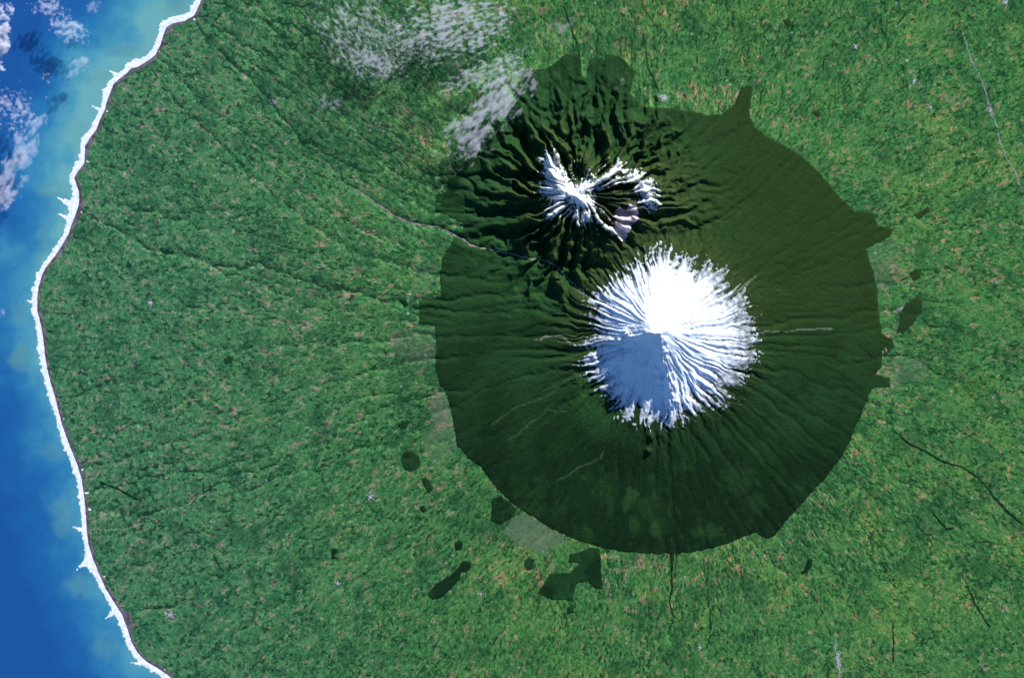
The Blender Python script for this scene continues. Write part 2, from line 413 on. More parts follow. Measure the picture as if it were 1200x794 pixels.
# ------------------------------------------------------------------ materials
def mat_farm():
    s = NT('farmland'); pv, r = polar(s)
    x, y, _ = s.split(s.pos)
    west = s.rng(x, -21000.0, 2000.0, 1.0, 0.0)
    big = s.noise(s.pos, 1 / 3800, 4, 0.55)
    mid = s.noise(s.pos, 1 / 700, 3, 0.6)
    # blocks of country, each laid out on its own bearing, roughly up and down the slope
    wob = s.n('ShaderNodeTexNoise'); s.put(wob.inputs['Vector'], s.pos); wob.inputs['Scale'].default_value = 1 / 900; wob.inputs['Detail'].default_value = 3
    pw = s.vm('ADD', s.pos, s.vm('SCALE', s.vm('SUBTRACT', wob.outputs['Color'], (0.5, 0.5, 0.5)), 900.0))
    blk = s.cells(pw, 1 / 2400, 1.0, metric='EUCLIDEAN')
    bp = s.vm('SUBTRACT', blk.outputs['Position'], ((SUMMIT[0] - 600) * P, (397 - SUMMIT[1]) * P, 0.0))
    bx, by, _ = s.split(bp); br = s.split(blk.outputs['Color'])
    an = s.m('ADD', s.m('ARCTAN2', by, bx), s.m('MULTIPLY', s.m('SUBTRACT', br[0], 0.5), 1.1))
    ro = s.n('ShaderNodeVectorRotate', rotation_type='Z_AXIS'); s.put(ro.inputs['Vector'], s.pos); s.put(ro.inputs['Angle'], s.m('MULTIPLY', an, -1.0))
    fr = s.vm('ADD', ro.outputs[0], s.vm('SCALE', blk.outputs['Color'], 800.0))
    v1 = s.cells(s.vm('MULTIPLY', fr, (0.72, 1.0, 0)), 1 / 125, 0.7)
    v2 = s.cells(s.vm('MULTIPLY', s.vm('ADD', fr, (130.0, 40.0, 0)), (0.7, 1.0, 0)), 1 / 250, 0.75)
    v3 = s.cells(s.vm('MULTIPLY', fr, (0.7, 1.0, 0)), 1 / 62, 0.8)
    r1 = s.split(v1.outputs['Color'])[0]; r2 = s.split(v2.outputs['Color'])[0]; r3 = s.split(v3.outputs['Color'])[1]
    key = s.m('ADD', s.m('MULTIPLY', r1, 0.54), s.m('MULTIPLY', r2, 0.42))
    key = s.m('ADD', key, s.m('MULTIPLY', s.m('SUBTRACT', mid, 0.5), 0.35))
    key = s.m('ADD', key, s.m('MULTIPLY', s.m('SUBTRACT', big, 0.5), 0.30))
    key = s.m('ADD', key, s.m('MULTIPLY', s.attr('dry'), 0.38))
    col = s.ramp(key, [(0.0, (0.012, 0.060, 0.028)), (0.16, (0.020, 0.098, 0.038)), (0.34, (0.028, 0.135, 0.050)), (0.55, (0.038, 0.165, 0.055)),
                       (0.70, (0.060, 0.170, 0.065)), (0.80, (0.095, 0.175, 0.085)), (0.89, (0.150, 0.165, 0.110)), (1.0, (0.21, 0.19, 0.155))], 'LINEAR')
    col = s.mix(1.0, col, s.ramp(r3, [(0, (0.58, 0.62, 0.66)), (0.2, (0.88, 0.88, 0.90)), (0.55, (1.0, 1.0, 1.0)), (0.78, (1.30, 1.24, 1.22))]), 'MULTIPLY')
    # shelter belts: dark lines between the paddocks, broken up
    hb = s.cells(s.vm('MULTIPLY', s.vm('ADD', fr, (130.0, 40.0, 0)), (0.7, 1.0, 0)), 1 / 250, 0.75, 'DISTANCE_TO_EDGE')
    hd = s.m('MULTIPLY', s.rng(hb.outputs[0], 0.0, 0.09, 1.0, 0.0), s.rng(s.noise(s.pos, 1 / 420, 2), 0.5, 0.62))
    col = s.mix(s.m('MULTIPLY', hd, 0.8), col, (0.008, 0.032, 0.016))
    # tussocky bright strips and dark flecks of bush drawn out down the slope
    bu = s.attr('bush_shade')  # bush cover, with cloud shade painted in at the upper left
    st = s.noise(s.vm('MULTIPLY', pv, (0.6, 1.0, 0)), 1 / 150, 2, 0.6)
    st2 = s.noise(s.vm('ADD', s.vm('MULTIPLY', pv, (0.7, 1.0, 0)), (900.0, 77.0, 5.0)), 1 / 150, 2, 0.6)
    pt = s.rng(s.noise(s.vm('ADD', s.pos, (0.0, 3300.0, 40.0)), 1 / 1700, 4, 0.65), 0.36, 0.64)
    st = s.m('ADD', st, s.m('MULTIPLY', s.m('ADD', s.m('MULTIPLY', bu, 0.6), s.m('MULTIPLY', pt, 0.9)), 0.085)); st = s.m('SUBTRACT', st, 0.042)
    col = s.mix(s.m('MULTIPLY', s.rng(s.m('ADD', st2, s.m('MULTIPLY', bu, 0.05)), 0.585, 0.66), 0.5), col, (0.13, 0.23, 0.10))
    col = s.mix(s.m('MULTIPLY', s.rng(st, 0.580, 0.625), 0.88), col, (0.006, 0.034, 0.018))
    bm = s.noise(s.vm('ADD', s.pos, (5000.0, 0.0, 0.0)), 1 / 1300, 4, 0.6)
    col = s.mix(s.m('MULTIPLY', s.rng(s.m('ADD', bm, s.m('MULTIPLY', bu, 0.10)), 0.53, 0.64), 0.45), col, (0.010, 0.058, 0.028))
    col = s.mix(s.m('MULTIPLY', s.rng(bm, 0.47, 0.36), 0.3), col, (0.055, 0.185, 0.066))
    # bush in the stream gullies
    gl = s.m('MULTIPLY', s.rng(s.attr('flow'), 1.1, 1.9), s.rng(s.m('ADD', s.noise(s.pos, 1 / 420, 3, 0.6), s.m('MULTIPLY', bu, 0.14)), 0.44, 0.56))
    col = s.mix(s.m('MULTIPLY', gl, 0.85), col, (0.005, 0.026, 0.013))
    warm = s.m('MULTIPLY', s.rng(s.noise(s.vm('ADD', s.pos, (0.0, 0.0, 700.0)), 1 / 3000, 4, 0.65), 0.46, 0.66), s.rng(x, -9000.0, 6000.0, 0.25, 1.0))
    col = s.mix(warm, col, s.mix(1.0, col, (1.6, 1.2, 1.05), 'MULTIPLY'))
    # bluish haze over the west put into the pasture colour; yellower in the east
    col = s.mix(1.0, col, s.mix(west, (1.28, 1.10, 0.82), (1.34, 1.14, 1.38)), 'MULTIPLY')
    col = s.mix(s.m('MULTIPLY', s.attr('pale'), 0.72), col, s.mix(mid, (0.075, 0.135, 0.075), (0.115, 0.165, 0.090)))
    # pale roofs and yards, a pixel each
    fl = s.cells(s.pos, 1 / 150, 1.0)
    dot = s.m('MULTIPLY', s.m('GREATER_THAN', s.split(fl.outputs['Color'])[0], 0.9965), s.rng(fl.outputs['Distance'], 0.2, 0.45, 1.0, 0.0))
    col = s.mix(s.m('MULTIPLY', dot, 0.4), col, (0.42, 0.42, 0.42))
    return s.done(col, 0.95, 0.05, s.noise(s.pos, 1 / 120, 3), 5.0)
def mat_forest(name, a, b, c, bd=22.0):
    s = NT(name); pv, r = polar(s, 9000.0, 30)
    n1 = s.noise(s.pos, 1 / 2600, 4, 0.6); n2 = s.noise(s.vm('MULTIPLY', pv, (0.35, 1.0, 0)), 1 / 260, 4, 0.65)
    x, y, _ = s.split(s.pos)
    n1 = s.m('ADD', n1, s.m('MULTIPLY', s.rng(y, -9000.0, 11000.0), 0.28))
    col = s.mix(s.rng(n1, 0.45, 0.72), a, b)
    n4 = s.noise(s.vm('ADD', s.pos, (0.0, 9000.0, 0.0)), 1 / 1900, 4, 0.6)
    col = s.mix(s.m('MULTIPLY', s.m('MULTIPLY', s.rng(y, -1500.0, -6500.0), s.rng(n4, 0.60, 0.48)), 0.62), col, (0.004, 0.014, 0.007))  # southern forest: deeper bush tone plus low-sun slope shade put into the colour
    col = s.mix(s.m('MULTIPLY', s.rng(n2, 0.56, 0.72), 0.45), col, c)
    col = s.mix(s.m('MULTIPLY', s.rng(n2, 0.46, 0.34), 0.5), col, tuple(v * 0.45 for v in a))
    col = s.mix(s.m('MULTIPLY', s.attr('scrub'), 0.8), col, (0.024, 0.070, 0.020))
    col = s.mix(s.m('MULTIPLY', s.m('MULTIPLY', s.rng(s.attr('flow'), 1.75, 2.3), s.rng(n2, 0.42, 0.55)), 0.55), col, (0.045, 0.085, 0.032))
    _, _, z = s.split(s.pos)
    n3 = s.noise(s.pos, 1 / 420, 4, 0.65)
    east = s.m('MULTIPLY', s.rng(x, 3000.0, 11000.0), s.rng(y, -3000.0, 2500.0))
    col = s.mix(s.m('MULTIPLY', east, 0.6), col, (0.024, 0.043, 0.010))
    col = s.mix(s.m('MULTIPLY', s.rng(s.m('ADD', z, s.m('MULTIPLY', n3, 300.0)), 780.0, 1180.0), 0.75), col, (0.040, 0.062, 0.018))
    return s.done(col, 0.95, 0.03, s.noise(s.pos, 1 / 110, 3, 0.7), bd)
def mat_alpine(name, scrub, rock):
    s = NT(name)
    n = s.noise(s.pos, 1 / 350, 5, 0.65); _, _, z = s.split(s.pos)
    f = s.m('ADD', s.rng(z, 1150.0, 1900.0), s.m('MULTIPLY', s.m('SUBTRACT', n, 0.5), 1.2), clamp=True)
    return s.done(s.mix(f, scrub, rock), 0.95, 0.05, n, 12.0)
def mat_snow(name, base, low):
    s = NT(name); n = s.noise(s.pos, 1 / 240, 5, 0.7); n2 = s.noise(s.pos, 1 / 700, 3)
    f = s.m('MULTIPLY', s.attr('thin'), s.rng(n, 0.25, 0.6, 0.25, 1.0), clamp=True)
    return s.done(s.mix(f, s.mix(s.rng(n2, 0.3, 0.7), base, tuple(v * 0.95 for v in base)), low), 0.6, 0.25, n, 8.0)
def mat_sea():
    s = NT('sea_water'); sh = s.attr('shore')
    n = s.noise(s.pos, 1 / 2500, 4, 0.6); n2 = s.noise(s.pos, 1 / 900, 3, 0.55)
    _, y, _ = s.split(s.pos)
    d = s.m('ADD', sh, s.m('MULTIPLY', s.m('SUBTRACT', n, 0.5), 110.0))
    d = s.m('ADD', d, s.m('MULTIPLY', s.m('SUBTRACT', n2, 0.5), 22.0))
    d = s.m('ADD', d, s.rng(y, 13000.0, -6000.0, -12.0, 22.0))
    col = s.ramp(s.m('DIVIDE', d, 110.0, clamp=True), [(0.0, (0.13, 0.36, 0.37)), (0.14, (0.070, 0.29, 0.37)), (0.40, (0.022, 0.175, 0.34)), (0.66, (0.008, 0.11, 0.30)), (1.0, (0.006, 0.075, 0.26))], 'LINEAR')
    col = s.mix(s.m('MULTIPLY', s.attr('plume'), 0.6, clamp=True), col, (0.10, 0.27, 0.26))
    return s.done(col, 0.45, 0.25, s.noise(s.pos, 1 / 300, 4, 0.6), 1.5)
def mat_plain(name, a, b, scale=1 / 150, rough=0.9, bd=3.0, detail=4):
    s = NT(name); n = s.noise(s.pos, scale, detail, 0.6)
    return s.done(s.mix(s.rng(n, 0.35, 0.65), a, b), rough, 0.1, n, bd)

# ------------------------------------------------------------------ land-use fields
DRY = np.zeros(X.shape)
for bx, by, ra, rb, rot, am in [(516, 474, 20, 34, 0, 1.0), (500, 560, 34, 24, -0.6, .45), (624, 622, 26, 20, .4, .55), (1052, 320, 22, 40, .2, .5), (1040, 420, 18, 40, 0, .6),
                                (330, 330, 90, 50, 0, .22), (590, 660, 60, 30, .3, .35), (480, 410, 34, 18, 0, .4), (1130, 300, 70, 60, 0, .15), (820, 112, 55, 14, 0, .5),
                                (700, 25, 120, 30, 0, .2), (480, 165, 50, 30, .6, .3), (1000, 130, 140, 60, 0, .12), (740, 660, 60, 14, 0, .5), (900, 650, 60, 12, -.5, .25)]:
    c, sn = math.cos(rot), math.sin(rot); u = (X - bx) * c + (Y - by) * sn; v = -(X - bx) * sn + (Y - by) * c
    DRY = np.maximum(DRY, am * sstep(1.25, 0.7, np.hypot(u / ra, v / rb) + 0.25 * fbm(X / 14, Y / 14, 2, 131)))

BUSH_SHADE = np.zeros(X.shape)
for bx, by, ra, rb, rot, am in [(430, 90, 130, 110, .5, 1.5), (520, 190, 60, 60, .5, .8), (250, 60, 50, 60, .3, .45), (700, 50, 130, 60, 0, .7), (960, 600, 130, 70, .5, .7), (1120, 620, 110, 80, .6, .6),  # first patch: bush plus cloud shade put into the ground colour
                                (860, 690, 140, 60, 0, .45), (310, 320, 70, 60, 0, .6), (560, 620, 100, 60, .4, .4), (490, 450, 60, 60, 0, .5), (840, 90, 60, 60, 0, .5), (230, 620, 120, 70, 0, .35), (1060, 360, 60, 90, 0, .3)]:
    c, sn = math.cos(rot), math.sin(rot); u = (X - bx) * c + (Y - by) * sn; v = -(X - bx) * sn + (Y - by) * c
    BUSH_SHADE = np.maximum(BUSH_SHADE, am * sstep(1.5, 0.3, np.hypot(u / ra, v / rb) + 0.5 * fbm(X / 24, Y / 24, 3, 135)))

# ------------------------------------------------------------------ the ground, split under the snow and bush where the seam is never seen
core = np.hypot(X - 771, Y - 385) < 150
hills_m = (dpf < 118) & ~core
cc = core[:-1, :-1]; hh = hills_m[:-1, :-1]
PALE = np.zeros(X.shape)
for q, am in [([(613, 599), (598, 612), (588, 622), (608, 640), (640, 648), (668, 631), (643, 617)], 1.0), ([(512, 458), (522, 463), (530, 494), (512, 500), (502, 480)], .8),
              ([(497, 504), (534, 494), (538, 520), (512, 545), (496, 535)], .55), ([(460, 385), (508, 383), (510, 425), (480, 425), (455, 405)], .5), ([(1016, 293), (1043, 278), (1060, 300), (1050, 335), (1030, 345)], .35),
              ([(1048, 418), (1085, 420), (1090, 445), (1048, 448)], .5), ([(536, 62), (546, 66), (542, 80), (525, 86), (524, 76)], .6), ([(512, 306), (505, 345), (480, 345), (488, 312)], .35)]:
    PALE = np.maximum(PALE, am * sstep(-1.5, 2.0, poly_field(q) + ED))
SCRUB = np.zeros(X.shape)
for bx, by, ra, rb, am in [(740, 580, 8, 11, .9), (734, 590, 5, 12, .7), (742, 615, 7, 13, .6), (770, 620, 9, 12, .6), (830, 622, 20, 9, .6), (865, 560, 22, 22, .4), (715, 590, 5, 18, .4), (940, 420, 30, 25, .3), (885, 590, 16, 12, .3)]:
    SCRUB = np.maximum(SCRUB, am * sstep(1.2, 0.5, np.hypot((X - bx) / ra, (Y - by) / rb) + 0.7 * fbm(X / 7, Y / 7, 3, 145)))
PL = {'pale': PALE, 'flow': FL, 'dry': DRY, 'bush_shade': BUSH_SHADE}
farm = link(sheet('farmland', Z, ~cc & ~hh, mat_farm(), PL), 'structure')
m_mountain = mat_alpine('mountain_rock', (0.030, 0.050, 0.016), (0.035, 0.03, 0.028))
m_hills = mat_alpine('hill_tussock', (0.030, 0.052, 0.018), (0.10, 0.105, 0.055))
mountain = link(sheet('mountain', Z, cc, m_mountain), 'structure')
hills = link(sheet('hills', Z, hh, m_hills), 'structure')

# ------------------------------------------------------------------ sea, surf and shore
PLUME = np.zeros(X.shape)
for bx, by, ra, rb, am in [(24, 418, 15, 17, 1.0), (22, 368, 10, 12, .6), (72, 606, 14, 26, .6), (92, 684, 16, 16, .8), (122, 755, 14, 18, .6), (88, 155, 14, 24, .5), (62, 222, 18, 12, .7),
                           (115, 90, 18, 10, .6), (205, 8, 22, 12, .8), (150, 60, 26, 8, .7), (50, 285, 10, 26, .4), (62, 530, 20, 12, .45)]:
    PLUME = np.maximum(PLUME, am * sstep(1.3, 0.3, np.hypot((X - bx) / ra, (Y - by) / rb) + 0.9 * fbm(X / 13, Y / 13, 4, 141, 0.6)))
sea_ob = link(sheet('sea', np.zeros_like(Z), anyc(D < 8), mat_sea(), {'shore': -D, 'plume': PLUME}), 'structure')
HW = 1.3 + 2.4 * fbm(PAR / 30, PAR * 0, 3, 151) + 5.5 * np.exp(-(((Y - 660) / 10) ** 2)) + 3 * np.exp(-(((Y - 242) / 14) ** 2)) + 2 * np.exp(-(((Y - 30) / 12) ** 2)) + 2.5 * np.exp(-(((Y - 722) / 9) ** 2))
JAG = 3.4 * fbm(X / 3.2, Y / 3.2, 4, 155, 0.75) + 5.0 * np.clip(perlin(PAR / 6, D / 60, 157) - 0.25, 0, 1)
surf_f = np.where(np.abs(D) < 40, np.minimum(D + HW + JAG, 12 - D + 2.5 * fbm(X / 4, Y / 4, 3, 159, 0.7)), -9)
for q in [[(128, 82), (137, 89)], [(108, 124), (117, 129)], [(66, 231), (83, 239)], [(67, 250), (80, 256)], [(31, 352), (39, 355)], [(85, 617), (94, 620)],
          [(89, 668), (104, 656)], [(123, 725), (136, 714)], [(154, 776), (166, 777)]]:
    m = window(q); surf_f[m] = np.maximum(surf_f[m], 0.0 + 0.22 * dist_line(X[m], Y[m], q)[1] + 2.6 * fbm(X[m] / 3, Y[m] / 3, 3, 163) - dist_line(X[m], Y[m], q)[0])
surf = link(overlay('surf', surf_f, 5.0, 5.0, mat_plain('sea_foam', (0.88, 0.90, 0.92), (0.62, 0.68, 0.72), 1 / 160, 0.7, 4.0), z=np.zeros_like(Z), lumps=2.5 * fbm(X / 2.5, Y / 2.5, 2, 161)),
            'stuff', 'white band of breaking surf along the whole curved shore')
BW = 8.0 + 2.2 * fbm(PAR / 25, PAR * 0, 3, 165) + 6 * np.exp(-(((X - 150) ** 2 + (Y - 724) ** 2) / 110)) + 2.5 * np.exp(-(((Y - 255) / 14) ** 2))
beach_f = np.where(D < 30, np.minimum(D - 3.0, BW - D + 1.0 * ED), -9)
beach = link(overlay('beach', beach_f, 6.0, 12.0, mat_plain('dark_shore_stones', (0.06, 0.055, 0.075), (0.16, 0.13, 0.16), 1 / 300)), 'structure')

# ------------------------------------------------------------------ bush and woods
can = 7.0 * fbm(X / 2.2, Y / 2.2, 2, 171)
m_bush = mat_forest('mountain_forest', (0.010, 0.032, 0.010), (0.016, 0.053, 0.016), (0.027, 0.064, 0.018))
forest = link(overlay('forest', forest_f, 14.0, 12.0, m_bush, lumps=0.7 * can, attrs={'flow': FL, 'scrub': SCRUB}), 'stuff', 'dark green round forest reserve circling the two mountains')
m_wood = mat_forest('wood_canopy', (0.012, 0.044, 0.014), (0.014, 0.052, 0.018), (0.02, 0.06, 0.02))
WOODS = [
 ('long narrow dark wood lying diagonally in pasture southwest of the round forest', [(500, 695), (507, 703), (520, 698), (538, 679), (541, 671), (551, 667), (554, 658), (542, 657), (534, 668), (528, 673), (512, 683)]),
 ('large dark notched wood just below the south edge of the round forest', [(630, 695), (645, 671), (668, 670), (680, 659), (666, 659), (667, 649), (686, 644), (692, 641), (703, 642), (706, 689), (697, 689), (689, 680), (675, 684), (671, 703), (646, 702)]),
 ('squarish dark wood touching the southwest rim of the round forest', [(577, 583), (588, 581), (600, 590), (606, 597), (599, 608), (586, 614), (575, 610)]),
 ('small oval wood between the pale triangular field and the large notched wood', [(614, 657), (620, 652), (626, 656), (625, 665), (619, 669), (615, 664)]),
 ('ragged dark wood on the east side of the grey quarry yard', [(1053, 366), (1062, 354), (1076, 346), (1081, 354), (1079, 366), (1069, 380), (1058, 391), (1051, 389), (1054, 376)]),
 ('small dark wood north of the grey quarry yard', [(1066, 320), (1073, 315), (1080, 317), (1078, 326), (1070, 330)]),
 ('black tilted rectangular wood northeast of the round forest', [(1072, 252), (1087, 242), (1090, 247), (1075, 258)]),
 ('black crescent shaped wood in fields south of the round forest', [(939, 672), (937, 664), (940, 668), (945, 661), (946, 653), (952, 655), (951, 664), (945, 671)]),
 ('dark wood beside the pinkish paddocks at the southwest rim', [(470, 536), (476, 526), (486, 530), (492, 536), (493, 546), (480, 553), (472, 548)]),
 ('thin ragged wood between brown paddocks southwest of the forest rim', [(494, 560), (499, 558), (503, 563), (508, 571), (503, 579), (498, 573)]),
 ('tiny square wood below the thin ragged wood', [(491, 593), (497, 592), (501, 598), (496, 601)]),
 ('small wood above the long diagonal wood', [(532, 636), (538, 631), (543, 636), (541, 644), (534, 645)]),
 ('tiny square wood hanging below the large notched wood', [(664, 711), (671, 709), (673, 717), (665, 719)]),
 ('small black wood in the pale paddocks west of the quarry yard', [(1037, 400), (1046, 398), (1048, 407), (1040, 413)]),
 ('dark double clump in the western pasture north of the diagonal wood', [(388, 643), (394, 641), (397, 645), (392, 650), (395, 654), (389, 655)]),
 ('small dark wood at the left end of the yellow western paddocks', [(262, 421), (268, 416), (274, 418), (272, 425), (265, 427)]),
 ('small dark wood on the bare slope left of the forest step', [(471, 355), (476, 350), (478, 357), (474, 361)]),
 ('small dark wood between pale paddocks west of the southwest rim', [(465, 498), (472, 494), (482, 492), (478, 500), (470, 503)]),
 ('small dark wood in northern fields above the forest', [(952, 132), (958, 129), (962, 134), (957, 138)]),
 ('short dark wood on the upper right farmland', [(918, 24), (924, 22), (928, 30), (922, 34)]),
]
for lab, pts in WOODS:
    f = poly_field(pts) + 0.8 * ED
    link(overlay('wood', f, 14.0, 12.0, m_wood, lumps=can), None, lab, 'wood', 'dark woods standing in the farmland')

# ------------------------------------------------------------------ snow
def thinness(f, a=0.0, b=1.2): return sstep(b, a, f)
m_snow = mat_snow('mountain_snow', (0.82, 0.89, 0.97), (0.13, 0.145, 0.14))
link(overlay('snow_cap', snow_f, 8.0, 20.0, m_snow, attrs={'thin': thinness(snow_f - 0.8 * (X > 790) * sstep(790, 850, X), -0.3, 2.0)}), 'stuff', 'round white snow cap on the tall volcano cone')
m_snow2 = mat_snow('ridge_snow_surface', (0.88, 0.89, 0.90), (0.24, 0.27, 0.22))
link(overlay('ridge_snow', ridge_snow_f, 10.0, 40.0, m_snow2, attrs={'thin': thinness(ridge_snow_f, -0.2, 1.8)}), 'stuff', 'branching streaks of snow on the ridge crests of the lower range')
m_bare = mat_plain('bare_scree', (0.48, 0.36, 0.34), (0.85, 0.76, 0.78), 1 / 260, 0.85, 8.0)
link(overlay('scree', bare_f, 9.0, 40.0, m_bare, lumps=3 * fbm(X / 3, Y / 3, 2, 175)), 'structure')

# ------------------------------------------------------------------ streams, road
def strip(pts, w, seed, pad=8):
    f = np.full(X.shape, -9.0); m = window(pts, pad)
    d, p = dist_line(X[m] + 1.0 * perlin(X[m] / 6, Y[m] / 6, seed), Y[m] + 1.0 * perlin(X[m] / 6, Y[m] / 6, seed + 9), pts)
    f[m] = w + 0.5 * perlin(p / 7, p * 0, seed + 5) - d
    return f
m_gravel = mat_plain('river_gravel', (0.13, 0.12, 0.11), (0.27, 0.23, 0.22), 1 / 200)
ZC = Z + np.clip(forest_f * 12, 0, 14)        # ground or canopy, whichever is on top
link(overlay('river', strip(RIVER[5:], 0.8, 201), 8.0, 40.0, m_gravel, z=ZC), 'structure')
m_str = mat_plain('stream_gravel', (0.016, 0.042, 0.015), (0.034, 0.065, 0.026), 1 / 150)
m_str2 = mat_plain('stream_gravel_pale', (0.04, 0.065, 0.03), (0.13, 0.15, 0.10), 1 / 150)
for k, q in enumerate(STREAMS):
    link(overlay('stream', strip(q, 0.55, 211 + k), 6.0, 40.0, m_str2 if k in (3, 4, 6) else m_str, z=ZC + 4), 'structure')
ROAD = [(1128, 38), (1131, 48), (1137, 70), (1145, 84), (1153, 101), (1158, 120), (1162, 133), (1169, 150), (1171, 165), (1178, 182), (1190, 202), (1196, 222)]
link(overlay('road', strip(ROAD, 0.5, 231), 5.0, 40.0, mat_plain('road_surface', (0.16, 0.19, 0.17), (0.26, 0.27, 0.26), 1 / 200)), 'structure')
ROAD2 = [(979, 742), (979, 757), (981, 770), (984, 790), (986, 812)]
link(overlay('road', strip(ROAD2, 0.5, 236), 5.0, 40.0, bpy.data.materials['road_surface']), 'structure')
GORGES = [
 ('dark wooded river gorge winding down the far right farmland', [(1048, 505), (1066, 520), (1087, 529), (1100, 538), (1113, 543), (1128, 547), (1139, 554), (1149, 562), (1156, 570), (1166, 584), (1183, 601), (1198, 614)], 1.0),
 ('short dark wooded gully southeast of the round forest', [(1093, 600), (1102, 612), (1110, 620), (1117, 618)], 0.8),
 ('dark wooded gully running straight down from the forest spike', [(787, 666), (787, 690), (785, 706), (789, 722)], 0.7),
 ('dark tree lined stream inland of the southern surf', [(118, 564), (130, 569), (142, 574), (155, 582), (166, 586)], 0.8),
 ('dark wooded gully reaching north from the forest into pale fields', [(661, 8), (668, 30), (675, 48), (680, 66)], 0.8),
 ('thin wooded gully east of the upper forest inlet', [(754, 40), (757, 60), (759, 78), (766, 92), (772, 108)], 0.7),
 ('dark tree line along a stream in the lower right fields', [(1134, 686), (1141, 704), (1152, 722), (1160, 734)], 0.7),
 ('short dark tree line near the bottom edge', [(1046, 730), (1047, 750), (1046, 776)], 0.6),
]
for k, (lab, q, w) in enumerate(GORGES):
    link(overlay('riverside_trees', strip(q, w + 0.2, 241 + k * 2), 16.0, 40.0, m_wood), None, lab, 'trees', 'dark lines of trees along streams')

# ------------------------------------------------------------------ settlements: clusters of many small roofs
def zat(x, y):
    px, py = x / P + 600, 397 - y / P
    return float(bspline(Z, np.array([np.interp(px, gx, np.arange(NX))]), np.array([np.interp(py, gy, np.arange(NY))]))[0])
m_roofs = []
for nm, c in (('pale_roof', (0.62, 0.63, 0.66)), ('grey_roof', (0.30, 0.30, 0.33)), ('red_roof', (0.34, 0.20, 0.17))):
    m_roofs.append(mat_plain(nm, c, tuple(v * 0.8 for v in c), 1 / 20, 0.6, 0.1))
def settlement(cxp, cyp, rx, ry, n, lab, rot=0.0, pal=0.6, seed=0):
    rd = random.Random(seed); co = []; qs = []; mi = []
    for k in range(n):
        a = rd.uniform(0, 6.283); q = abs(rd.gauss(0, 0.55))
        u, v = rx * q * math.cos(a), ry * q * math.sin(a)
        x, y = W(cxp + u * math.cos(rot) - v * math.sin(rot), cyp + u * math.sin(rot) + v * math.cos(rot))
        L, B, Hh = rd.uniform(18, 46), rd.uniform(12, 24), rd.uniform(5, 9); t = rd.choice((0.3, 0.3 + math.pi / 2))
        z = zat(x, y) - 2; o = len(co); ct, st = math.cos(t), math.sin(t)
        for zz, gab in ((0, 0), (Hh + 2, 0)):
            for sx, sy in ((-1, -1), (1, -1), (1, 1), (-1, 1)):
                dx, dy = sx * L / 2, sy * B / 2; co.append((x + dx * ct - dy * st, y + dx * st + dy * ct, z + zz))
        for sx in (-1, 1): co.append((x + sx * L / 2 * ct, y + sx * L / 2 * st, z + Hh + 5))
        qs += [(o, o + 1, o + 5, o + 4), (o + 1, o + 2, o + 6, o + 5), (o + 2, o + 3, o + 7, o + 6), (o + 3, o, o + 4, o + 7),
               (o + 4, o + 5, o + 9, o + 8), (o + 6, o + 7, o + 8, o + 9), (o + 5, o + 6, o + 9), (o + 7, o + 4, o + 8)]
        c = 0 if rd.random() < pal else rd.choice((1, 1, 2)); mi += [c] * 8
    me = bpy.data.meshes.new('town'); me.from_pydata(co, [], qs)
    for m in m_roofs: me.materials.append(m)
    me.polygons.foreach_set('material_index', mi); me.update()
    return link(bpy.data.objects.new('town', me), 'stuff', lab, 'town')
settlement(199, 720, 7, 5, 170, 'largest grey white town near the lower left coast', 0.2, 0.6, 1)
settlement(176, 355, 5, 4, 70, 'small grey white village in the middle of the western farmland', 0.5, 0.6, 2)
settlement(434, 582, 6, 6, 90, 'pale mauve village southwest of the round forest', 0.6, 0.55, 3)
settlement(778, 115, 5, 5, 110, 'bright white village against the north edge of the forest', 1.4, 0.9, 4)
settlement(395, 683, 5, 4, 40, 'faint white hamlet right of the lower left town', 0.2, 0.7, 5)
settlement(1178, 3, 5, 4, 60, 'bright white cluster of roofs at the upper right corner', 0.3, 0.95, 6)
settlement(1002, 55, 4, 3, 36, 'white group of sheds in the upper right fields', 2.4, 0.9, 7)
settlement(1063, 71, 3, 3, 24, 'single small white group of sheds above the bright row of yards', 0, 0.95, 8)
settlement(1071, 95, 4, 9, 70, 'upright row of bright white yards in the upper right fields', 0.2, 0.8, 9)
settlement(1090, 126, 4, 3, 30, 'pale yard below the upright row of bright yards', 0, 0.8, 10)
settlement(1160, 130, 4, 10, 90, 'narrow grey town strung along the upper right road', -0.4, 0.5, 11)
settlement(982, 774, 5, 17, 190, 'long upright grey town at the bottom edge', -0.15, 0.6, 12)
settlement(1058, 361, 14, 4, 150, 'grey quarry yard with pale sheds east of the forest rim', -0.45, 0.4, 13)
settlement(480, 345, 4, 4, 40, 'speckled white hamlet beside the step of the forest edge', 0.3, 0.8, 14)
settlement(820, 757, 3, 7, 40, 'small blue white group of roofs near bottom centre', 0.1, 0.8, 16)
settlement(563, 695, 5, 4, 44, 'white hamlet right of the long diagonal wood', 0.3, 0.7, 17)
settlement(322, 120, 10, 5, 60, 'mauve hamlet on the northern stream west of the clouds', 0.5, 0.35, 18)
settlement(866, 469, 2.5, 2.5, 26, 'tiny white lodge on the forest slope at lower right of the snow cap', 0, 1, 19)
settlement(841, 310, 2.5, 2, 22, 'tiny white lodge on the forest slope at upper right of the snow cap', 0, 1, 20)
settlement(907, 410, 3, 1.6, 24, 'tiny white lodge on the forest slope right of the snow cap', 0.4, 1, 21)

